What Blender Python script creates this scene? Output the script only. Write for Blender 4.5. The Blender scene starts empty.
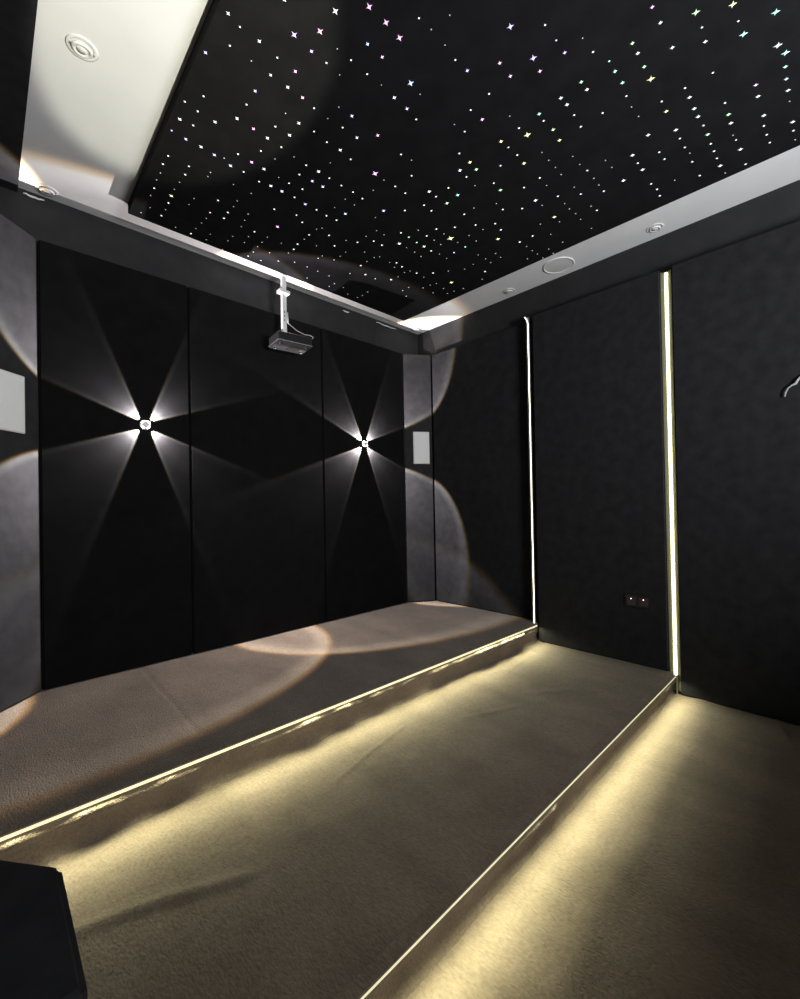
# constants
CAMZ=1.2555; FPX=433.84
FWD=(0.692826,0.721052,0.008714); RGT=(0.721064,-0.692608,-0.018966); UPV=(0.007640,-0.019423,0.999782)
SC_E=290; STEP_E1=12; STEP_E2=8; TILT1=38; TILT2=32; STEP_V=.68; STEP_SPREAD=112; WALL_V=3.2; STAR_E=1.1
UP_E=430; UP_SIZE=19; UP_B=.25; UP_T=(.614,1.74,3.02); FILL_E=150; FILL_T=48; FILL_Z=1.65; EXPO=0
CARPET_A=(.150,.116,.083); CARPET_B=(.225,.175,.127)
STARTXT='''825,1366,3v;890,1203,3w;967,1113,3m;1042,1110,3m;887,1293,3m;1112,1114,3m;1264,1207,3b;1378,816,3v;1540,816,3v;1818,346,3g;1969,532,3y;1883,252,3y;2025,152,3t;2033,243,3t;2180,160,3w;2238,143,3t;1471,1671,3m;1840,1013,3y;2188,1761,3y;745,1291,2w;623,1460,2w;743,1472,2w;614,1646,2v;833,1560,2v;897,1481,2m;818,1664,2v;908,1559,2w;902,1373,2v;1040,1210,2b;1111,1208,2m;976,1558,2m;1258,1298,2w;1392,1019,2v;1461,915,2m;1610,724,2v;1606,824,2m;1537,915,2m;1772,731,2g;1822,729,2w;1778,821,2w;1686,446,2m;1763,442,2w;1764,535,2g;1819,534,2w;1893,437,2w;1828,620,2t;1900,617,2t;1894,534,2g;2181,445,2w;1960,346,2w;2310,149,2t;2380,152,2b;2452,152,2w;2320,242,2v;2393,243,2w;635,2010,2w;753,1920,2w;689,2102,2v;756,2100,2w;820,2105,2v;754,2543,2y;817,1838,2w;893,1839,2m;963,1843,2w;1030,1760,2w;1028,1675,2w;904,2119,2b;972,2027,2m;1037,2027,2w;1118,2111,2w;1181,2108,2w;1180,1487,2b;1266,1561,2b;1329,1486,2m;1251,1671,2w;1249,1855,2w;1261,1933,2v;1325,1930,2b;1333,1298,2v;1617,1108,2m;1774,1294,2y;1836,1300,2g;1779,1361,2w;1774,1570,2w;1911,1481,2t;1827,817,2w;1780,921,2t;1902,918,2g;1980,925,2y;1781,1117,2y;1982,1113,2y;2055,1299,2g;2183,533,2y;2259,445,2w;2319,443,2w;2261,628,2w;2326,531,2w;2335,720,2w;2476,717,2w;2483,813,2w;2407,347,2g;2471,348,2w;2466,435,2g;2746,435,2w;2691,345,2w;2532,239,2w;2674,153,2w;1309,2397,2m;1328,2110,2v;1545,2024,2b;1693,1854,2b;1982,2023,2w;1918,1564,2g;2126,1936,2g;2423,1558,2y;2629,2116,2y;2273,1210,2w;2490,1206,2y;671,1474,1w;671,1560,1w;820,1481,1w;672,1830,1w;968,1371,1w;1031,1298,1w;1111,1298,1w;1118,1021,1w;1325,1025,1w;1538,1017,1w;1465,728,1w;1544,725,1v;1687,649,1w;1769,620,1t;1975,627,1w;2118,447,1w;1964,248,1w;1892,343,1w;2125,353,1w;623,1908,1w;679,1918,1w;689,2003,1w;627,2096,1v;659,2261,1w;656,2333,1w;670,2542,1w;754,2262,1w;759,2332,1w;819,1746,1w;960,1762,1w;902,2024,1w;974,1932,1w;1035,1846,1w;970,2114,1w;1058,2124,1w;1179,2029,1w;1188,1939,1w;1255,2103,1w;1038,1567,1w;1185,1562,1w;1102,1667,1w;1178,1676,1w;1322,1682,1w;1181,1862,1w;1316,1856,1w;1254,2019,1w;1393,1856,1w;1469,1853,1w;1610,1667,1w;1539,1858,1w;1400,1307,1w;1542,1115,1w;1610,1200,1w;1485,1492,1w;1621,1554,1w;1691,1295,1w;1840,1366,1w;1831,1481,1y;1686,1667,1w;1832,1571,1w;1984,1294,1w;1827,925,1w;1779,1020,1w;1900,818,1w;1981,824,1w;1837,1112,1y;1910,1108,1y;2268,915,1w;2133,1108,1w;2134,1201,1w;2336,1108,1w;2415,1013,1w;1907,1202,1w;2114,532,1w;1983,728,1w;2395,531,1w;2473,529,1w;2410,719,1w;2413,623,1w;2482,618,1t;2487,916,1w;2622,719,1w;2692,710,1w;2761,715,1w;2607,527,1w;2747,524,1w;2326,346,1w;2392,437,1w;2542,437,1w;2608,436,1w;2674,436,1w;2605,349,1v;2831,343,1w;2603,246,1w;2676,244,1w;2746,240,1w;2740,155,1w;955,2409,1w;960,2541,1m;1035,2472,1w;1039,2537,1w;1219,2266,1w;1340,2226,1w;1228,2537,1w;1492,2472,1w;1503,2539,1w;1401,2108,1w;1473,2113,1w;1540,2106,1w;1399,2260,1w;1495,2338,1b;1591,2258,1w;1682,2327,1w;1770,2196,1w;1840,2115,1w;1908,2112,1w;1958,2397,1w;2124,2200,1w;2060,2469,1w;2253,2396,1w;1833,1663,1w;1783,1769,1w;1900,1667,1w;2067,1556,1w;2121,1671,1w;2198,1570,1w;2049,1759,1w;1911,1934,1g;1979,1932,1g;2055,1847,1g;2058,1938,1g;2199,1938,1t;2330,1847,1b;2335,1755,1t;2277,1482,1w;2189,2212,1w;2330,2201,1w;2420,2119,1w;2692,1847,1y;2278,1297,1w;2201,1378,1w;2621,1007,1w;2563,1389,1w;2559,1480,1w;2356,1492,1w;762,2756,1w;946,2817,1w;760,2614,1w;753,1559,0w;968,1300,0w;1033,1374,0w;1182,1293,0w;1190,941,0w;1177,1016,0w;1254,1017,0w;1327,1214,0w;1609,655,0w;663,2404,0w;662,2469,0w;671,2616,0w;755,2407,0w;752,2480,0w;848,2231,0w;849,2268,0w;961,1672,0w;863,2093,0w;1047,1931,0w;1109,1857,0w;968,2234,0w;1120,2029,0w;1113,1491,0w;1110,1569,0w;1261,1768,0w;1535,1674,0w;1542,1769,0w;1471,1926,0w;1546,1208,0w;1548,1482,0w;1924,1374,0w;1694,1015,0w;1985,1017,0w;2056,1019,0w;2125,1017,0w;2193,1020,0w;2122,925,0w;2199,924,0w;2349,914,0w;2419,916,0w;2210,1110,0w;2335,1014,0w;2046,630,0w;2120,625,0w;2269,824,0w;2341,819,0w;2687,624,0w;2533,521,0w;2826,427,0w;2561,354,0v;2525,152,0w;2816,154,0w;963,2608,0w;958,2669,0w;1035,2342,0w;1039,2401,0w;1127,2406,0w;1137,2474,0w;1147,2544,0w;1148,2672,0w;1145,2738,0w;1223,2609,0w;1230,2686,0w;1313,2535,0w;1313,2608,0w;1313,2672,0w;1410,2535,0w;1500,2602,0w;1036,2744,0w;1038,2817,0w;1320,2748,0w;1315,2816,0w;1403,2809,0w;1404,2683,0w;1496,2735,0w;1588,2674,0w;1157,2857,0w;1066,2234,0w;1467,2022,0w;1538,1929,0w;1696,1931,0w;1499,2259,0w;1517,2227,0w;1497,2397,0w;1703,2229,0w;1772,2110,0w;1784,2021,0w;1845,2020,0w;1594,2406,0w;1779,2335,0w;1782,2402,0w;1775,2465,0w;1687,2478,0w;1683,2522,0w;1873,2250,0w;1964,2255,0w;1986,2223,0w;1958,2328,0w;2085,2229,0w;2153,2253,0w;1967,2535,0w;2155,2466,0w;2263,2330,0w;1684,2666,0w;1773,2665,0w;1766,2799,0w;1871,2664,0w;1967,2731,0w;1960,2792,0w;2054,2734,0w;2241,2663,0w;2144,2797,0w;2238,2790,0w;2245,2735,0w;2066,1485,0w;2130,1375,0w;2121,1760,0w;1974,1843,0w;2125,1845,0w;2193,1847,0w;2269,1926,0w;2348,1927,0w;2257,1758,0w;2254,1662,0w;2335,1666,0w;2270,1566,0w;2477,1753,0w;2555,1746,0w;2624,1751,0w;2552,1662,0w;2547,1847,0w;2553,1928,0w;2049,2024,0w;2126,2023,0w;2196,2030,0w;2273,2213,0w;2413,2206,0w;2484,2025,0w;2554,2204,0w;2657,2219,0w;2537,2254,0w;2775,2114,0w;2754,2191,0w;2769,1928,0w;2436,2392,0w;2437,2459,0w;2524,2507,0w;2647,2321,0w;2528,2321,0w;2743,2250,0w;2257,2255,0w;2340,1205,0w;2555,1205,0w;2422,1109,0w;2487,1111,0w;2556,1105,0w;2630,1107,0w;2559,1016,0w;2768,1099,0w;2490,1296,0w;2634,1302,0w;2638,1476,0w;2711,1475,0w;2775,1471,0w;2847,1469,0w;2775,1548,0w;2777,1390,0w;2849,1393,0w;2773,1289,0w;2619,1665,0w;669,2805,0w;695,2724,0w;764,2684,0w;856,2815,0w;951,2746,0w;848,2551,0w;852,2482,0w'''
import bpy, bmesh, math, random
from mathutils import Vector, Matrix, noise
C = bpy.data.collections.new('home_cinema'); bpy.context.scene.collection.children.link(C)
sc = bpy.context.scene
random.seed(7)

# ---------------------------------------------------------------- dimensions (metres)
H = 3.0195                      # white ceiling border
XL, XR = -0.12, 3.30            # side walls
YB, YR = 3.118, -1.60            # screen wall, rear wall
Z1, Z2, Z3 = 0.276, 0.1286, 0.0 # three carpeted levels
ZT = 2.734                      # top of the fabric panels
YP = 3.041                      # face of the screen wall panels
W2 = 3.165                      # face of the two nearer right-hand panels
NOSE1 = ((XL, 1.808), (XR, 1.754))   # front edge of the upper platform
NOSE2 = ((XL, 0.812), (XR, 0.806))
CORNER1, CORNER2 = 1.77, 0.80   # panel joints with the vertical strips

# ---------------------------------------------------------------- helpers
def link(name, bm, mat, parent=None, smooth=False):
    me = bpy.data.meshes.new(name); bm.normal_update(); bm.to_mesh(me); bm.free()
    mats = mat if isinstance(mat, (list, tuple)) else [mat]
    for m in mats: me.materials.append(m)
    if smooth:
        for p in me.polygons: p.use_smooth = True
    o = bpy.data.objects.new(name, me); C.objects.link(o)
    if parent is not None: o.parent = parent
    return o
def tag(o, label=None, cat=None, group=None, kind=None):
    if label: o['label'] = label
    if cat: o['category'] = cat
    if group: o['group'] = group
    if kind: o['kind'] = kind
    return o
def thing(name, label, cat, loc=(0,0,0), rot=(0,0,0), group=None):
    o = bpy.data.objects.new(name, None); o.empty_display_size = .05; C.objects.link(o)
    o.location = loc; o.rotation_euler = rot
    return tag(o, label, cat, group)
def box(bm, x0, x1, y0, y1, z0, z1, bev=0, seg=2, mat=0, M=None):
    b = bmesh.new()
    v = [b.verts.new((x,y,z)) for x in (x0,x1) for y in (y0,y1) for z in (z0,z1)]
    for f in ((0,1,3,2),(4,6,7,5),(0,4,5,1),(2,3,7,6),(0,2,6,4),(1,5,7,3)): b.faces.new([v[i] for i in f])
    bmesh.ops.recalc_face_normals(b, faces=b.faces)
    if bev: bmesh.ops.bevel(b, geom=b.edges[:], offset=bev, segments=seg, affect='EDGES', profile=.5)
    for f in b.faces: f.material_index = mat
    merge(bm, b, M)
def merge(bm, b, M=None):
    if M is not None: bmesh.ops.transform(b, matrix=M, verts=b.verts)
    me = bpy.data.meshes.new('t'); b.to_mesh(me); b.free(); bm.from_mesh(me); bpy.data.meshes.remove(me)
def prism(bm, pts, z0, z1, bev=0, mat=0, M=None):
    b = bmesh.new()
    lo = [b.verts.new((x,y,z0)) for x,y in pts]; hi = [b.verts.new((x,y,z1)) for x,y in pts]
    b.faces.new(lo[::-1]); b.faces.new(hi); n = len(pts)
    for i in range(n): b.faces.new((lo[i], lo[(i+1)%n], hi[(i+1)%n], hi[i]))
    bmesh.ops.recalc_face_normals(b, faces=b.faces)
    if bev: bmesh.ops.bevel(b, geom=b.edges[:], offset=bev, segments=3, affect='EDGES')
    for f in b.faces: f.material_index = mat
    merge(bm, b, M)
def lathe(bm, prof, n=40, M=None, mat=0):      # prof: (r, z) list, revolved about z
    b = bmesh.new(); rings = []
    for r, z in prof:
        if r < 1e-6: rings.append([b.verts.new((0,0,z))])
        else: rings.append([b.verts.new((r*math.cos(2*math.pi*i/n), r*math.sin(2*math.pi*i/n), z)) for i in range(n)])
    for a, c in zip(rings, rings[1:]):
        for i in range(n):
            j = (i+1) % n
            if len(a) == 1 and len(c) == 1: continue
            if len(a) == 1: b.faces.new((a[0], c[i], c[j]))
            elif len(c) == 1: b.faces.new((a[i], a[j], c[0]))
            else: b.faces.new((a[i], a[j], c[j], c[i]))
    bmesh.ops.recalc_face_normals(b, faces=b.faces)
    for f in b.faces: f.material_index = mat
    merge(bm, b, M)
def tube(bm, pts, r, n=10, mat=0):
    b = bmesh.new(); rings = []
    pts = [Vector(p) for p in pts]; up = Vector((0.3,0.1,1)).normalized()
    for i, p in enumerate(pts):
        t = (pts[min(i+1,len(pts)-1)] - pts[max(i-1,0)]).normalized()
        a = t.cross(up)
        if a.length < .05: a = t.cross(Vector((1,0,0)))
        a.normalize(); c = t.cross(a)
        rr = r[i] if isinstance(r, (list,tuple)) else r
        rings.append([b.verts.new(p + (a*math.cos(2*math.pi*k/n) + c*math.sin(2*math.pi*k/n))*rr) for k in range(n)])
    for a, c in zip(rings, rings[1:]):
        for k in range(n): b.faces.new((a[k], a[(k+1)%n], c[(k+1)%n], c[k]))
    b.faces.new(rings[0][::-1]); b.faces.new(rings[-1])
    bmesh.ops.recalc_face_normals(b, faces=b.faces)
    for f in b.faces: f.material_index = mat
    merge(bm, b)
def lerp(a, b, t): return a + (b-a)*t
def noseY(N, x): return lerp(N[0][1], N[1][1], (x-N[0][0])/(N[1][0]-N[0][0]))

# ---------------------------------------------------------------- materials
def mat_new(name):
    m = bpy.data.materials.new(name); m.use_nodes = True
    nt = m.node_tree; b = nt.nodes['Principled BSDF']
    return m, nt, b
def plain(name, col, rough=.6, metal=0, spec=.4):
    m, nt, b = mat_new(name)
    b.inputs['Base Color'].default_value = (*col, 1); b.inputs['Roughness'].default_value = rough
    b.inputs['Metallic'].default_value = metal; b.inputs['Specular IOR Level'].default_value = spec
    return m
def noisy(name, c0, c1, scale, rough=.9, bump=.2, dist=.002, bscale=None, spec=.2, coord='Object', stretch=(1,1,1), detail=5, sheen=0):
    m, nt, b = mat_new(name); N, L = nt.nodes, nt.links
    tc = N.new('ShaderNodeTexCoord'); mp = N.new('ShaderNodeMapping'); mp.inputs['Scale'].default_value = stretch
    L.new(tc.outputs[coord], mp.inputs['Vector'])
    n = N.new('ShaderNodeTexNoise'); n.inputs['Scale'].default_value = scale; n.inputs['Detail'].default_value = detail
    L.new(mp.outputs[0], n.inputs['Vector'])
    r = N.new('ShaderNodeValToRGB'); r.color_ramp.elements[0].position = .3; r.color_ramp.elements[1].position = .7
    r.color_ramp.elements[0].color = (*c0,1); r.color_ramp.elements[1].color = (*c1,1)
    L.new(n.outputs['Fac'], r.inputs[0]); L.new(r.outputs[0], b.inputs['Base Color'])
    n2 = N.new('ShaderNodeTexNoise'); n2.inputs['Scale'].default_value = bscale or scale*3; n2.inputs['Detail'].default_value = 4
    L.new(mp.outputs[0], n2.inputs['Vector'])
    bp = N.new('ShaderNodeBump'); bp.inputs['Strength'].default_value = bump; bp.inputs['Distance'].default_value = dist
    L.new(n2.outputs['Fac'], bp.inputs['Height']); L.new(bp.outputs[0], b.inputs['Normal'])
    b.inputs['Roughness'].default_value = rough; b.inputs['Specular IOR Level'].default_value = spec
    b.inputs['Sheen Weight'].default_value = sheen
    return m
def glow(name, col, strength, sample=True):
    m, nt, b = mat_new(name)
    b.inputs['Base Color'].default_value = (*col,1)
    b.inputs['Emission Color'].default_value = (*col,1); b.inputs['Emission Strength'].default_value = strength
    b.inputs['Roughness'].default_value = .4
    if not sample: m.cycles.emission_sampling = 'NONE'
    return m

FABRIC = noisy('black_fabric', (.017,.017,.0185), (.026,.026,.028), 14, .95, .35, .0012, 420, .12)
FABRIC0 = noisy('deep_black_fabric', (.0038,.0038,.0042), (.0062,.0062,.0066), 14, .95, .35, .0012, 420, .12)
FABRIC2 = noisy('charcoal_fabric', (.023,.023,.0245), (.033,.033,.0345), 14, .95, .35, .0012, 420, .12)
STAR = noisy('star_panel_felt', (.007,.007,.0078), (.011,.011,.012), 9, 1, .3, .001, 300, .1)
PAINT = noisy('black_wall_paint', (.021,.021,.022), (.028,.028,.029), 8, .8, .15, .001, 60, .2)
WHITE = noisy('white_ceiling_paint', (.74,.74,.74), (.80,.80,.80), 3, .7, .06, .001, 40, .2)
CARPET = noisy('taupe_carpet', CARPET_A, CARPET_B, 5, 1, .9, .0065, 170, .05, stretch=(1,.5,1), detail=8, sheen=.15)
GREYW = plain('off_white_plastic', (.72,.72,.70), .45)
WMETAL = plain('white_enamel', (.78,.78,.77), .35, .0, .5)
nt = CARPET.node_tree; N_, L_ = nt.nodes, nt.links; pb = nt.nodes['Principled BSDF']
ramp = [n for n in N_ if n.type == 'VALTORGB'][0]; mp_ = [n for n in N_ if n.type == 'MAPPING'][0]
fn = N_.new('ShaderNodeTexNoise'); fn.inputs['Scale'].default_value = 120; fn.inputs['Detail'].default_value = 6; L_.new(mp_.outputs[0], fn.inputs['Vector'])
mr = N_.new('ShaderNodeMapRange'); mr.inputs[1].default_value = .3; mr.inputs[2].default_value = .7; mr.inputs[3].default_value = .82; mr.inputs[4].default_value = 1.16; L_.new(fn.outputs['Fac'], mr.inputs[0])
vm = N_.new('ShaderNodeVectorMath'); vm.operation = 'SCALE'; L_.new(ramp.outputs[0], vm.inputs[0]); L_.new(mr.outputs[0], vm.inputs['Scale']); L_.new(vm.outputs[0], pb.inputs['Base Color'])
BLKPL = plain('black_plastic', (.012,.012,.013), .35, 0, .5)
DKMETAL = plain('dark_metal', (.05,.05,.055), .35, .8)
PROJ = plain('dark_projector_shell', (.02,.02,.022), .28, 0, .6)
PROJB = plain('dark_grey_projector_base', (.022,.022,.024), .3, 0, .6)
ALU = plain('brushed_aluminium', (.55,.54,.50), .4, .9)
GLASS = plain('lens_glass', (.02,.02,.03), .05, 0, .8)

# ---------------------------------------------------------------- setting
def struct(name, bm, m): return tag(link(name, bm, m), kind='structure')
bm = bmesh.new(); box(bm, XL-.1, XR+.1, YB, YB+.1, -.1, H+.1); struct('wall_back', bm, PAINT)
bm = bmesh.new(); box(bm, XR, XR+.1, YR, YB, -.1, H+.1); struct('wall_right', bm, PAINT)
bm = bmesh.new(); box(bm, XL-.1, XL, YR, YB, -.1, H+.1); struct('wall_left', bm, PAINT)
bm = bmesh.new()                                                     # rear wall with a doorway added for the fill light
box(bm, XL-.1, .9, YR-.1, YR, -.1, H+.1); box(bm, 1.8, XR+.1, YR-.1, YR, -.1, H+.1); box(bm, .9, 1.8, YR-.1, YR, 2.1, H+.1)
struct('wall_rear', bm, PAINT)
bm = bmesh.new(); box(bm, XL-.1, XR+.1, YR-.1, YB+.1, H, H+.1); struct('ceiling', bm, WHITE)
bm = bmesh.new(); box(bm, XL, .1475, YR, YB, H-.03, H+.02); struct('trim_1', bm, FABRIC)   # black strip along the left wall's ceiling edge

def seg_d(x, y, a, b):
    ax, ay = a; bx, by = b; vx, vy = bx-ax, by-ay
    t = max(0, min(1, ((x-ax)*vx+(y-ay)*vy)/(vx*vx+vy*vy)))
    return math.hypot(x-ax-t*vx, y-ay-t*vy), t
def bump_at(x, y, ridges, amp):
    z = amp*(noise.noise(Vector((x*1.6, y*2.2, 3))) + .5*noise.noise(Vector((x*5, y*6, 9)))) + .0012*noise.noise(Vector((x*19, y*23, 1)))
    for pts, h, w in ridges:
        best = 0
        for a, b in zip(pts, pts[1:]):
            d, t = seg_d(x, y, a, b); best = max(best, math.exp(-(d/w)**2))
        z += h*best
    return z
def tread(bm, N, yback, z, ridges, amp, walls, x0=XL, x1=XR, nx=290, ny=100, tread_only=False):
    """carpeted level: front edge along N, back edge at yback, with the carpet's real bumps and folds"""
    rows = []
    for j in range(ny+1):
        row = []
        for i in range(nx+1):
            x = lerp(x0, x1, i/nx); yf = noseY(N, x) if N else YR
            s = j/ny; y = lerp(yf, yback, s)
            e = min(1, (y-yf)/.05) if N else 1
            zz = z + bump_at(x, y, ridges, amp)*(.15+.85*e)
            for w in walls:
                d = w(x, y)
                if d < .12: zz += .010*math.exp(-max(d,0)/.018)
            row.append(bm.verts.new((x, y, zz)))
        rows.append(row)
    for j in range(ny):
        for i in range(nx): bm.faces.new((rows[j][i], rows[j][i+1], rows[j+1][i+1], rows[j+1][i]))
    return rows
def riser(bm, N, ztop, zbot, seed, amp=.036, nx=420, nz=10):
    rows = []
    for k in range(nz+1):
        s = k/nz; row = []
        for i in range(nx+1):
            x = lerp(XL, XR, i/nx)
            k_ = .72 + 1.0*noise.noise(Vector((x*1.9+seed, 0, seed))) + .5*noise.noise(Vector((x*8+seed, s, seed+4))) + .25*noise.noise(Vector((x*24, s*2, seed)))
            roll = max(0, 1-((s-.20)/.24)**2)                       # carpet rolled over just below the light strip
            y = noseY(N, x) + .016 - max(.1, k_)*amp*roll - .022*max(0, (s-.6)/.4)**3 + .004*noise.noise(Vector((x*14, s*6, seed)))
            row.append(bm.verts.new((x, y, lerp(ztop, zbot, s))))
        rows.append(row)
    for j in range(nz):
        for i in range(nx): bm.faces.new((rows[j][i], rows[j][i+1], rows[j+1][i+1], rows[j+1][i]))

bm = bmesh.new()
R3 = [([(3.16,.66),(2.9,.60),(2.5,.57),(2.1,.585),(1.7,.55),(1.3,.56),(.9,.50)], .007, .05), ([(3.19,.32),(2.82,.196),(2.6,.1)], .006, .014),
      ([(2.3,.3),(1.6,.18)], .006, .05)]
tread(bm, None, .86, Z3, R3, .005, [lambda x,y: W2-x if x < W2+.02 and y < CORNER2 else 9], ny=150)
fl = link('floor', bm, CARPET, smooth=True); tag(fl, kind='structure')

def platform(N, yb, z, zlow, ridges, walls, seed, label, amp, roll):
    t = thing('carpeted_platform', label, 'platform', (1.6, noseY(N,1.6), zlow), group=None)
    off = Matrix.Translation((-1.6, -noseY(N,1.6), -zlow))
    bm = bmesh.new(); tread(bm, N, yb, z, ridges, amp, walls); bmesh.ops.transform(bm, matrix=off, verts=bm.verts)
    link('tread', bm, CARPET, t, True)
    bm = bmesh.new(); riser(bm, N, z-.014, zlow-.004, seed, roll); bmesh.ops.transform(bm, matrix=off, verts=bm.verts)
    link('riser', bm, CARPET, t, True)
    return t
R2 = [([(1.02,1.47),(1.25,1.535),(1.52,1.588)], .005, .010), ([(.05,1.47),(.22,1.44),(.38,1.385),(.56,1.30)], .010, .025),
      ([(2.45,1.58),(2.75,1.63)], .004, .012), ([(.75,1.33),(1.3,1.20),(1.9,1.12)], .003, .06), ([(.9,1.05),(1.6,.98)], .003,.05),
      ([(2.3,1.33),(2.5,1.18)], .004,.03), ([(1.8,1.42),(2.1,1.30)], .003,.02)]
R1 = [([(.69,3.0),(.679,2.345),(.664,1.96)], -.005, .007), ([(.664,1.96),(.915,1.913),(1.281,1.80)], -.0025, .005)]
platform(NOSE2, 1.83, Z2, Z3, R2, [lambda x,y: W2-x if y < CORNER1 else 9], 3.7, 'middle carpeted step level between the two lit step edges', .004, .020)
platform(NOSE1, YB-.004, Z1, Z2, R1, [], 11.3, 'upper carpeted platform at the foot of the black screen wall', .003, .034)

# ---------------------------------------------------------------- fabric wall panels
def panel(poly, z0, z1, label, m=FABRIC, group='black fabric wall panels', bev=.008):
    cx = sum(p[0] for p in poly)/len(poly); cy = sum(p[1] for p in poly)/len(poly)
    bm = bmesh.new(); prism(bm, [(x-cx, y-cy) for x,y in poly], 0, z1-z0, bev)
    o = link('fabric_wall_panel', bm, m); o.location = (cx, cy, z0)
    return tag(o, label, 'wall panel', group)
zb = Z1+.004
def rect(x0,x1,y0,y1): return [(x0,y0),(x1,y0),(x1,y1),(x0,y1)]
G = 'black fabric wall panels'
panel(rect(.2246,.995,YP,YB-.002), zb, ZT, 'black fabric screen wall panel behind the sconce left of the projector', FABRIC0)
panel(rect(.999,2.045,YP,YB-.002), zb, ZT, 'black fabric screen wall panel in the middle, under the projector', FABRIC0)
panel(rect(2.049,2.994,YP,YB-.002), zb, ZT, 'black fabric screen wall panel behind the sconce right of the projector', FABRIC0)
panel([(2.998,YP),(3.243,2.888),(3.243,YB-.002),(2.998,YB-.002)], zb, ZT, 'narrow angled corner panel carrying the white speaker right of the screen wall', FABRIC2)
panel([(-.118,2.70),(.2206,YP),(.2206,YB-.002),(-.118,YB-.002)], zb, ZT, 'angled corner panel carrying the white speaker at the left picture edge', FABRIC2)
panel(rect(3.245,XR-.001,CORNER1+.0,2.884), zb, ZT, 'black fabric panel on the right wall beside the upper platform')
panel([(W2,CORNER2+.031),(XR-.001,CORNER2+.031),(XR-.001,CORNER1-.030),(W2,CORNER1-.030)], Z2+.012, ZT, 'black fabric panel between the two vertical light strips')
panel([(W2,YR+.01),(XR-.001,YR+.01),(XR-.001,CORNER2-.031),(W2,CORNER2-.031)], Z3+.012, ZT, 'black fabric panel on the right wall nearest the camera')
panel(rect(XL+.001,XL+.03,-.3,2.69), Z1+.02, ZT, 'black fabric panel on the left wall')

# ---------------------------------------------------------------- star ceiling
t = thing('star_ceiling_panel', 'black dropped ceiling panel full of tiny coloured fibre optic stars', 'ceiling panel', (1.8, 1.0, H))
ZP = H-.060
bm = bmesh.new(); prism(bm, [(x-1.8,y-1.0) for x,y in ((.535,YR+.2),(2.895,YR+.2),(2.848,2.868),(.616,2.863))], ZP-H, -.0005)
link('felt_board', bm, STAR, t)
STARS = [(int(a)/1000, int(b)/1000, int(c[0]), c[1]) for a,b,c in (q.split(',') for q in STARTXT.split(';'))]
colr = dict(w=(.92,.94,1), v=(.60,.42,1), m=(1,.42,.86), b=(.48,.64,1), g=(.45,1,.42), t=(.35,1,.80), y=(1,.95,.38))
SM = {k: glow('star_tip_'+k2, v, STAR_E, False) for (k,v),k2 in zip(colr.items(), ('white','violet','magenta','blue','green','teal','yellow'))}
SMD = {k: glow('faint_star_tip_'+k2, v, STAR_E*.35, False) for (k,v),k2 in zip(colr.items(), ('white','violet','magenta','blue','green','teal','yellow'))}
CORE = glow('star_core', (1,1,1), STAR_E*1.4, False)
def star_bm(bm, x, y, r, depth, spike, mi=0, ci=1):
    """small domed fibre tip with four short lens-flare points"""
    n = 16; ring = []; inner = []
    for i in range(n):
        a = 2*math.pi*i/n + .35
        k = 1.0 if i % 4 == 0 else (.50 if i % 4 == 2 else .56)
        rr = r*(1 + (spike-1)*(1 if i%4==0 else 0))*(k if i%4 else 1)  # camera flare of the bright stars put into the tip's shape
        ring.append(bm.verts.new((x+rr*math.cos(a), y+rr*math.sin(a), 0)))
        inner.append(bm.verts.new((x+.42*r*math.cos(a), y+.42*r*math.sin(a), -depth*.7)))
    c = bm.verts.new((x, y, -depth))
    for i in range(n):
        j = (i+1)%n
        f = bm.faces.new((ring[i], inner[i], inner[j], ring[j])); f.material_index = mi
        f = bm.faces.new((inner[i], c, inner[j])); f.material_index = ci
rest = bmesh.new(); keys = list(colr); restm = [SM[k] for k in keys]+[CORE]+[SMD['w']]
cam0 = Vector((0,0,CAMZ)); Fwd = Vector(FWD)
def srad(x, y, s):
    d = (Vector((x,y,ZP))-cam0).dot(Fwd)
    return max(.0028, d/434*(.8,1.15,1.7,2.5)[s])
STARS.sort(key=lambda q: -q[2]-.1*(q[2] and 1/(.1+Vector((q[0],q[1],1.7)).length)))
for i, (x, y, s, k) in enumerate(STARS):
    r = srad(x,y,s); sp = (1.0,1.1,1.35,1.5)[s]
    if i < 100:
        bm = bmesh.new(); star_bm(bm, 0, 0, r, r*.35, sp)
        o = link('star_light', bm, [SM[k], CORE], t); o.location = (x-1.8, y-1.0, ZP-H)
        if k != 'w': o['label'] = {'v':'violet','m':'pink','b':'blue','g':'green','t':'turquoise','y':'yellow'}[k]+' star light'
    else:
        star_bm(rest, x-1.8, y-1.0, r, r*.35, sp, keys.index(k) if s else len(keys)+1, len(keys) if s else len(keys)+1)
for v in rest.verts: v.co.z += ZP-H
o = link('star_light', rest, restm, t); o['kind'] = 'stuff'; o['label'] = 'hundreds of tiny faint white star lights'

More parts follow.
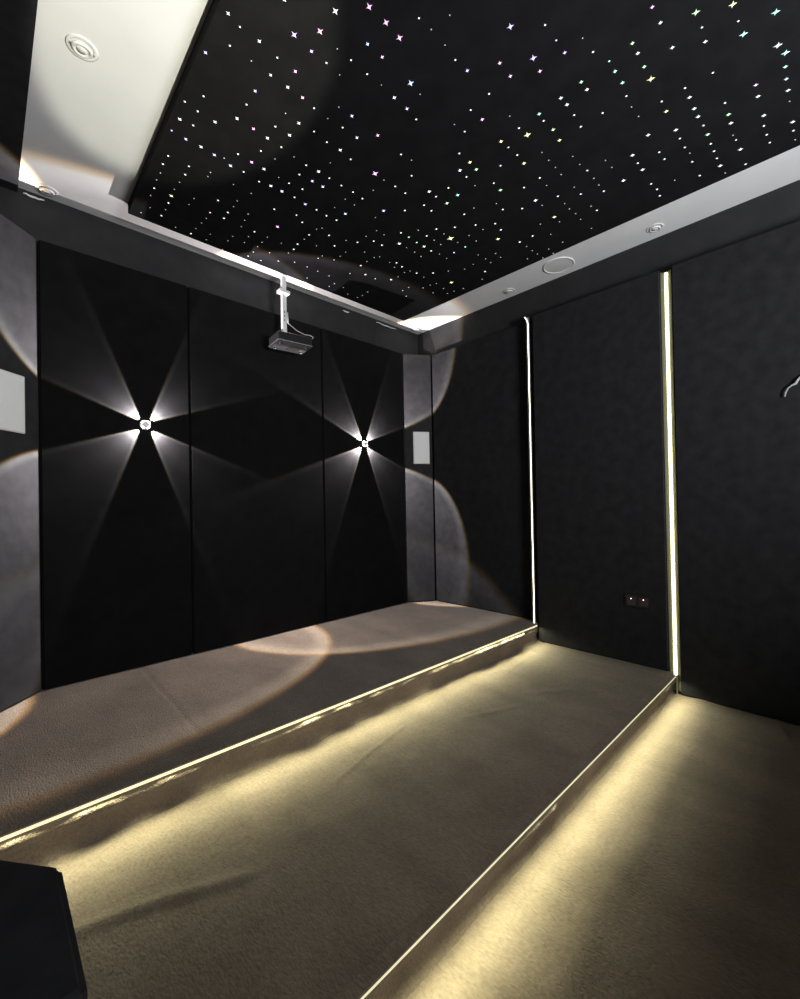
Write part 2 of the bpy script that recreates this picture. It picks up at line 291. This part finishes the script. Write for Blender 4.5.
# ---------------------------------------------------------------- downlights and ceiling speaker (switched off)
def downlight(x, y, label):
    t = thing('ceiling_downlight', label, 'downlight', (x,y,H), group='unlit recessed downlights')
    bm = bmesh.new(); lathe(bm, [(.050,0),(.052,-.001),(.048,-.003),(.041,-.003),(.038,-.002),(.037,-.001)]); link('trim_ring', bm, WMETAL, t, True)
    bm = bmesh.new(); lathe(bm, [(.034,-.001),(.034,-.005),(.030,-.008),(.024,-.006),(.021,-.002),(.0,-.0015)], M=Matrix.Rotation(.12,4,'X')@Matrix.Translation((0,0,-.004)))
    h = link('gimbal', bm, WMETAL, t, True)
    bm = bmesh.new(); lathe(bm, [(.019,-.006),(.017,-.0095),(.0,-.011)]); link('lamp_face', bm, GREYW, h, True)
    for sx in (-1,1):
        bm = bmesh.new(); box(bm, sx*.0365-.004, sx*.0365+.004, -.005, .005, -.006, -.001, .001); link('spring_clip', bm, ALU, t)
downlight(.286, 2.005, 'unlit white downlight in the widest, brightly lit part of the ceiling border')
downlight(.267, 3.045, 'unlit white downlight in the back left corner of the ceiling border')
downlight(3.174, .854, 'unlit white downlight in the right ceiling border, above the right light strip')
downlight(3.196, 1.958, 'unlit white downlight in the right ceiling border, beyond the round ceiling speaker')
downlight(3.19, 3.03, 'unlit white downlight in the back right corner of the ceiling border')
t = thing('ceiling_speaker', 'round flush white ceiling speaker in the right ceiling border', 'speaker', (3.128,1.490,H))
bm = bmesh.new(); lathe(bm, [(.112,0),(.113,-.004),(.107,-.007),(.101,-.006),(.099,-.003)], 56); link('rim', bm, WMETAL, t, True)
bm = bmesh.new(); lathe(bm, [(.099,-.003),(.06,-.0045),(0,-.005)], 56); link('grille', bm, GREYW, t, True)

# ---------------------------------------------------------------- white wall speakers on the angled panels
def wall_speaker(a, b, s0, s1, z0, z1, label):
    A = Vector((*a,0)); B = Vector((*b,0)); d = (B-A); u = d.normalized(); n = Vector((u.y,-u.x,0))
    if n.y > 0: n = -n
    c = A + d*((s0+s1)/2); w = d.length*(s1-s0); h = z1-z0
    t = thing('wall_speaker', label, 'speaker', (c.x, c.y, z0), (0,0,math.atan2(u.y,u.x)), 'white flat wall speakers')
    bm = bmesh.new(); box(bm, -w/2, w/2, -.012, -.0005, 0, h, .003); link('frame', bm, GREYW, t)
    bm = bmesh.new(); box(bm, -w/2+.006, w/2-.006, -.015, -.011, .006, h-.006, .002); link('grille', bm, GREYSP, t)
GREYSP = noisy('white_speaker_grille', (.84,.84,.81), (.88,.88,.85), 300, .6, .5, .001, 700, .3)
wall_speaker((2.998,YP), (3.243,2.888), .30, .87, 1.642, 1.960, 'white rectangular speaker on the angled panel right of the screen wall')
wall_speaker((-.118,2.70), (.2206,YP), .36, .80, 1.652, 1.950, 'white rectangular speaker on the angled panel at the left picture edge')

# ---------------------------------------------------------------- wall sconces with four beams each
def beam_nodes(li, cols, k=1.0, half=25.0):
    """the lens throws an even cone with a bright, slightly orange rim"""
    li.use_nodes = True; nt = li.node_tree; N, L = nt.nodes, nt.links
    em = [n for n in N if n.type == 'EMISSION'][0]
    g = N.new('ShaderNodeTexCoord'); s = N.new('ShaderNodeSeparateXYZ'); L.new(g.outputs['Normal'], s.inputs[0])
    ab = N.new('ShaderNodeMath'); ab.operation = 'ABSOLUTE'; L.new(s.outputs['Z'], ab.inputs[0])
    ac = N.new('ShaderNodeMath'); ac.operation = 'ARCCOSINE'; L.new(ab.outputs[0], ac.inputs[0])
    dv = N.new('ShaderNodeMath'); dv.operation = 'DIVIDE'; L.new(ac.outputs[0], dv.inputs[0]); dv.inputs[1].default_value = math.radians(half+1.5)
    cr = N.new('ShaderNodeValToRGB'); L.new(dv.outputs[0], cr.inputs[0]); e = cr.color_ramp.elements
    while len(e) > 1: e.remove(e[-1])
    e[0].position, e[0].color = cols[0][0], (*cols[0][1],1)
    for p_, c_ in cols[1:]:
        q = e.new(p_); q.color = (*c_,1)
    L.new(cr.outputs[0], em.inputs['Color']); em.inputs['Strength'].default_value = k
BEAM = [(0,(.56,.51,.52)),(.60,(.50,.46,.47)),(.78,(.56,.52,.52)),(.87,(.95,.89,.88)),(.915,(1,.95,.89)),(.945,(.75,.52,.27)),(.975,(.16,.09,.03)),(1.0,(0,0,0))]
LENS = glow('bright_lens', (1,.97,.95), 30, False)
def sconce(x, z, label, energy, tilt, y=YP):
    t = thing('wall_sconce', label, 'wall light', (x,y,z), group='four-beam wall sconces')
    RX = Matrix.Rotation(math.pi/2, 4, 'X')
    bm = bmesh.new(); lathe(bm, [(0,0),(.030,0),(.030,.008),(.027,.012),(0,.012)], M=RX); link('mounting_plate', bm, WMETAL, t, True)
    bm = bmesh.new()
    for a in (math.pi/4, -math.pi/4):
        box(bm, -.019, .019, -.026, -.006, -.0095, .0095, .003, M=Matrix.Rotation(a,4,'Y'))
    lathe(bm, [(0,0),(.015,0),(.015,.005),(.012,.008),(0,.008)], 30, M=Matrix.Translation((0,-.024,0))@RX)
    link('body', bm, WMETAL, t)
    for sx in (1,-1):
        for sz in (1,-1):
            d = Vector((sx,0,sz)).normalized()
            M = Matrix.Translation(d*.0195+Vector((0,-.014,0))) @ d.to_track_quat('Z','Y').to_matrix().to_4x4()
            bm = bmesh.new(); lathe(bm, [(.0095,0),(.0095,.003),(.0075,.0055),(.004,.007),(0,.0075)], 20, M=M); lo = link('lens', bm, LENS, t, True)
            li = bpy.data.lights.new('lens_beam','SPOT'); li.energy = energy; li.spot_size = math.radians(54); li.spot_blend = 0; li.shadow_soft_size = .006
            li.color = (1,1,1)
            beam_nodes(li, BEAM)
            o = bpy.data.objects.new('lens_beam', li); C.objects.link(o); o.parent = t
            o.location = d*.030+Vector((0,-.012,0))
            dd = Matrix.Rotation(0,3,'X') @ Vector((sx, tilt[(sx,sz)], sz*1.0))
            o.rotation_euler = dd.to_track_quat('-Z','Y').to_euler()
    return t
sconce(.731, 1.7735, 'lit wall sconce throwing four beams on the screen wall left of the projector', SC_E, {(1,1):.12,(-1,1):.20,(1,-1):.02,(-1,-1):0})
sconce(2.485, 1.7975, 'lit wall sconce throwing four beams on the screen wall right of the projector', SC_E, {(1,1):.09,(-1,1):.33,(1,-1):0,(-1,-1):.01})

# ---------------------------------------------------------------- projector on its ceiling mount
t = thing('ceiling_projector', 'small dark projector hanging from the white ceiling pole', 'projector', (1.648,2.852,2.419), (0,0,math.radians(-7)))
w, d, h = .262, .182, .076
bm = bmesh.new(); box(bm, -w/2, w/2, -d/2, d/2, .006, h, .010, 3); link('casing', bm, PROJ, t)
bm = bmesh.new(); box(bm, -w/2+.003, w/2-.003, -d/2+.003, d/2-.003, 0, .010, .004)
bs = link('base_plate', bm, PROJB, t)
for i in range(7):
    bm = bmesh.new(); box(bm, -.02+i*.014, -.012+i*.014, -.05, .05, -.002, .001, .0006); link('vent_slat', bm, BLKPL, bs)
for x_, y_ in ((-.1,-.06),(.1,-.06),(-.1,.06),(.1,.06)):
    bm = bmesh.new(); lathe(bm, [(0,-.008),(.009,-.008),(.010,0),(0,0)], 20, M=Matrix.Translation((x_,y_,.0))); link('foot', bm, BLKPL, t, True)
bm = bmesh.new(); box(bm, -w/2+.012, w/2-.012, -d/2-.0025, -d/2+.002, .018, .066, .001); link('rear_socket_panel', bm, BLKPL, t)
bm = bmesh.new(); box(bm, -w/2-.001, w/2+.001, -d/2-.001, d/2+.001, .010, .0135); link('edge_trim', bm, ALU, t)
bm = bmesh.new(); lathe(bm, [(0,.010),(.022,.010),(.028,.006),(.028,0),(0,0)], 30, M=Matrix.Translation((-.06,d/2,.04))@Matrix.Rotation(-math.pi/2,4,'X')); link('lens', bm, GLASS, t, True)
t = thing('projector_mount', 'white ceiling pole mount holding the dark projector', 'ceiling mount', (1.632,2.915,H))
bm = bmesh.new(); box(bm, -.048, .048, -.035, .035, -.012, 0, .003); box(bm, -.022,.022,-.022,.022,-.05,-.010,.003); link('ceiling_plate', bm, WMETAL, t)
bm = bmesh.new(); box(bm, -.0175, .0175, -.014, .014, -.50, -.04, .004); link('pole', bm, WMETAL, t)
bm = bmesh.new(); box(bm, -.045, .040, -.030, .024, -.185, -.160, .004); link('height_clamp', bm, WMETAL, t)
for zz in (-.33,-.36,-.39):
    bm = bmesh.new(); box(bm, -.0035, .0035, -.0155, -.0135, zz, zz+.016, .0005); link('adjusting_slot', bm, DKMETAL, t)
bm = bmesh.new(); box(bm, -.05, .07, -.075, .03, -.527, -.520, .002); box(bm, -.02,.02,-.03,.018,-.52,-.498,.003); link('bracket', bm, WMETAL, t)
bm = bmesh.new()
P = [Vector(p) for p in ((1.655,2.897,2.62),(1.675,2.885,2.60),(1.70,2.84,2.555),(1.735,2.80,2.525),(1.765,2.765,2.515),(1.782,2.752,2.502),(1.775,2.764,2.490))]
tube(bm, P, .0035, 8); tube(bm, [(1.655,2.90,2.70)]+P[:1], .0035, 8)
tag(link('projector_cable', bm, GREYW, None, True), 'thin pale cable looping from the white pole down to the projector', 'cable')

# ---------------------------------------------------------------- light strips
LEDC = (.98,1,.66)
DIFF_S = glow('step_strip_diffuser', (1,.93,.62), STEP_V, False)
def step_strip(N, z, hgt, energy, tilt, spread, label, xa, xb):
    L0 = Vector((xa, noseY(N,xa), 0)); L1 = Vector((xb, noseY(N,xb), 0)); L = (L1-L0).length
    ang = math.atan2(L1.y-L0.y, L1.x-L0.x)
    t = thing('step_light_strip', label, 'light strip', ((xa+xb)/2, (L0.y+L1.y)/2, z), (0,0,ang), 'light strips under the step edges')
    bm = bmesh.new(); box(bm, -L/2, L/2, -.010, .030, -.004, .003, .001); link('edge_profile', bm, CARPET, t)
    bm = bmesh.new(); box(bm, -L/2, L/2, -.011, -.001, -.004-hgt, -.003, .0015); link('diffuser', bm, DIFF_S, t)
    li = bpy.data.lights.new('strip_glow','AREA'); li.shape = 'RECTANGLE'; li.size = L-.02; li.size_y = .012; li.energy = energy; li.color = LEDC; li.spread = math.radians(spread)
    o = bpy.data.objects.new('strip_glow', li); C.objects.link(o); o.parent = t
    o.location = (0, -.014, -.010); o.rotation_euler = (-math.radians(tilt), 0, 0)
    return t
step_strip(NOSE1, Z1-.002, .011, STEP_E1, TILT1, STEP_SPREAD, 'glowing strip under the front edge of the upper platform', XL+.005, W2-.004)
step_strip(NOSE2, Z2-.002, .006, STEP_E2, TILT2, 100, 'glowing strip under the front edge of the middle level', XL+.005, W2-.004)
VSTRIP = glow('wall_strip_diffuser', (1,.96,.72), WALL_V)
VTHIN = glow('thin_wall_strip_diffuser', (1,.98,.84), WALL_V*1.6)
HALO_FLANGE = plain('strip_halo_flange', (.10,.098,.06), .6)  # yellowish colour stands for the glow halo around the strip
t = thing('wall_light_strip', 'bright full-height vertical light strip on the right wall above the middle step edge', 'light strip', (W2+.012, CORNER2, Z2))
bm = bmesh.new(); prism(bm, [(-.004,-.030),(.005,-.010),(.005,.010),(-.004,.030),(.012,.030),(.012,-.030)], -.10, 2.585); link('channel', bm, HALO_FLANGE, t)  # side flanges added to carry the strip's halo
bm = bmesh.new(); prof = [(-.007*math.cos(a), -.0080*math.sin(a)) for a in [math.pi*i/10-math.pi/2 for i in range(11)]]
prism(bm, [(px_, py_) for px_, py_ in prof]+[(.0045,.0085),(.0045,-.0085)], .0, 2.575); link('diffuser', bm, VSTRIP, t)
bm = bmesh.new(); box(bm, -.006, .004, -.012, -.004, -.125, 0, .001); link('strip_tail', bm, ALU, t)
t = thing('wall_light_strip', 'thin vertical light strip on the right wall above the upper platform edge', 'light strip', (W2+.006, CORNER1+.002, Z1))
bm = bmesh.new(); box(bm, .004, .02, 0, .024, -.10, 2.46, .001); link('channel', bm, ALU, t)
bm = bmesh.new(); tube(bm, [(0,.006,-.0)]+[(.001*math.sin(i*1.7),.006+.001*math.cos(i*2.1),.1+i*.1) for i in range(23)]+[(0,.006,2.40),(-.003,.012,2.43),(-.010,.028,2.462)], .0017, 8)
link('diffuser', bm, VTHIN, t, True)

# ---------------------------------------------------------------- small things
t = thing('wall_socket', 'black double wall socket with two tiny glowing dots, low on the right wall', 'socket', (W2, 1.010, .568))
bm = bmesh.new(); box(bm, -.009, -.0005, -.078, .078, -.043, .043, .003); link('cover_plate', bm, BLKPL, t)
PINK = glow('socket_indicator', (1,.55,.6), 4, False)
for y_ in (.036,-.040):
    bm = bmesh.new(); box(bm, -.012, -.008, y_-.028, y_+.028, -.030, .026, .003); s_ = link('switch_rocker', bm, plain('dark_grey_plastic',(.05,.04,.045),.3), t)
    bm = bmesh.new(); lathe(bm, [(.0035,0),(.003,.002),(0,.003)], 12, M=Matrix.Translation((-.012,y_,.014))@Matrix.Rotation(-math.pi/2,4,'Y')); link('indicator_lamp', bm, PINK, s_)
bm = bmesh.new()
tube(bm, [(W2+.02,.150,1.925),(W2-.006,.165,1.905),(W2-.02,.182,1.882),(W2-.022,.196,1.856),(W2-.022,.212,1.850),(W2-.021,.226,1.840),(W2-.018,.238,1.815),(W2-.016,.241,1.795)], [.005,.005,.005,.0065,.0045,.004,.004,.0035], 10)
tag(link('cable_end', bm, plain('grey_cable',(.45,.45,.42),.5), None, True), 'loose grey cable end sticking out of the right wall at the picture edge', 'cable')
def flake(x, y, z, L, ang, label, r=.006):
    bm = bmesh.new(); n = 7
    pts = [(lerp(-L/2,L/2,i/n), -.004*math.sin(i*1.3), .003*math.sin(i*2.1)) for i in range(n+1)]
    tube(bm, pts, [r*(.4+.6*math.sin(math.pi*(i+.5)/(n+1))) for i in range(n+1)], 6)
    o = link('plaster_chip', bm, WHITE, None, True); o.location = (x,y,z); o.rotation_euler = (0,0,ang)
    tag(o, label, 'plaster chip', 'chipped plaster along the top of the wall')
flake(.215, YB-.007, 2.992, .09, 0, 'chipped white plaster below the ceiling in the back left corner', .006)
flake(2.36, YB-.007, 2.985, .07, 0, 'small chipped plaster spot on the wall right of the projector pole', .006)
flake(2.85, YB-.007, 2.988, .26, 0, 'long chipped plaster streak under the ceiling left of the back right corner', .005)
# black box with a slanted corner at lower left
bm = bmesh.new(); prism(bm, [(XL+.035,.832),(.112,.832),(.112,1.163),(.028,1.275),(XL+.035,1.33)], 0, .515-Z2-.012, .012)
t = link('black_box', bm, FABRIC); t.location = (0,0,Z2+.012)
tag(t, 'black fabric-covered box with a slanted corner standing at the lower left', 'box')
bm = bmesh.new(); box(bm, -.0005, .0015, .86, 1.13, .03, .33, .0005); o = link('side_grille', bm, FABRIC2, t); o.location = (.112,0,0)

# ---------------------------------------------------------------- unseen lights added behind the camera
t = thing('added_uplighter', 'unseen slim floor lamp added behind the camera, shining upwards', 'floor lamp', (.95, -.45, 0))
bm = bmesh.new(); lathe(bm, [(0,.008),(.11,.008),(.11,.018),(.02,.028),(0,.028)], 40); link('base', bm, DKMETAL, t, True)
bm = bmesh.new(); lathe(bm, [(0,.02),(.009,.02),(.009,1.04),(0,1.04)], 16); link('pole', bm, DKMETAL, t, True)
bm = bmesh.new(); lathe(bm, [(0,1.04),(.03,1.04),(.055,1.10),(.052,1.10),(.028,1.045),(0,1.045)], 30); link('shade', bm, WMETAL, t, True)
li = bpy.data.lights.new('added_uplight','SPOT'); li.energy = UP_E; li.color = (1,.98,.80); li.spot_size = math.radians(UP_SIZE); li.spot_blend = UP_B; li.shadow_soft_size = .03  # unseen lamp, added to cast the cream patch on the ceiling
o = bpy.data.objects.new('added_uplight', li); C.objects.link(o); o.parent = t; o.location = (0,0,1.15)
src = Vector((.95,-.45,1.15)); tgt = Vector(UP_T)
o.rotation_euler = (tgt-src).to_track_quat('-Z','Y').to_euler()
li = bpy.data.lights.new('added_fill_light','AREA'); li.shape = 'RECTANGLE'; li.size = .86; li.size_y = .7; li.energy = FILL_E; li.color = (.94,.96,1)  # unseen area light, added as general fill and tilted up
o = bpy.data.objects.new('added_fill_light', li); C.objects.link(o); o.location = (1.35, YR+.02, FILL_Z); o.rotation_euler = (math.radians(90+FILL_T),0,0)

w_ = bpy.data.worlds.new('night'); sc.world = w_; w_.use_nodes = True
w_.node_tree.nodes['Background'].inputs[0].default_value = (.5,.55,.7,1); w_.node_tree.nodes['Background'].inputs[1].default_value = .02

# ---------------------------------------------------------------- camera
cd = bpy.data.cameras.new('camera'); cam = bpy.data.objects.new('camera', cd); C.objects.link(cam); sc.camera = cam
cd.sensor_fit = 'HORIZONTAL'; cd.sensor_width = 36; cd.lens = 36*FPX/800; cd.clip_start = .02
Rt, Up = Vector(RGT), Vector(UPV)
M = Matrix((Rt, Up, -Fwd)).transposed().to_4x4(); M.translation = cam0
cam.matrix_world = M
sc.view_settings.view_transform = 'Standard'; sc.view_settings.look = 'None'; sc.view_settings.exposure = EXPO; sc.view_settings.gamma = 1
sc.view_settings.use_curve_mapping = False
sc.cycles.use_denoising = True; sc.cycles.max_bounces = 8; sc.cycles.diffuse_bounces = 5; sc.cycles.sample_clamp_indirect = 4
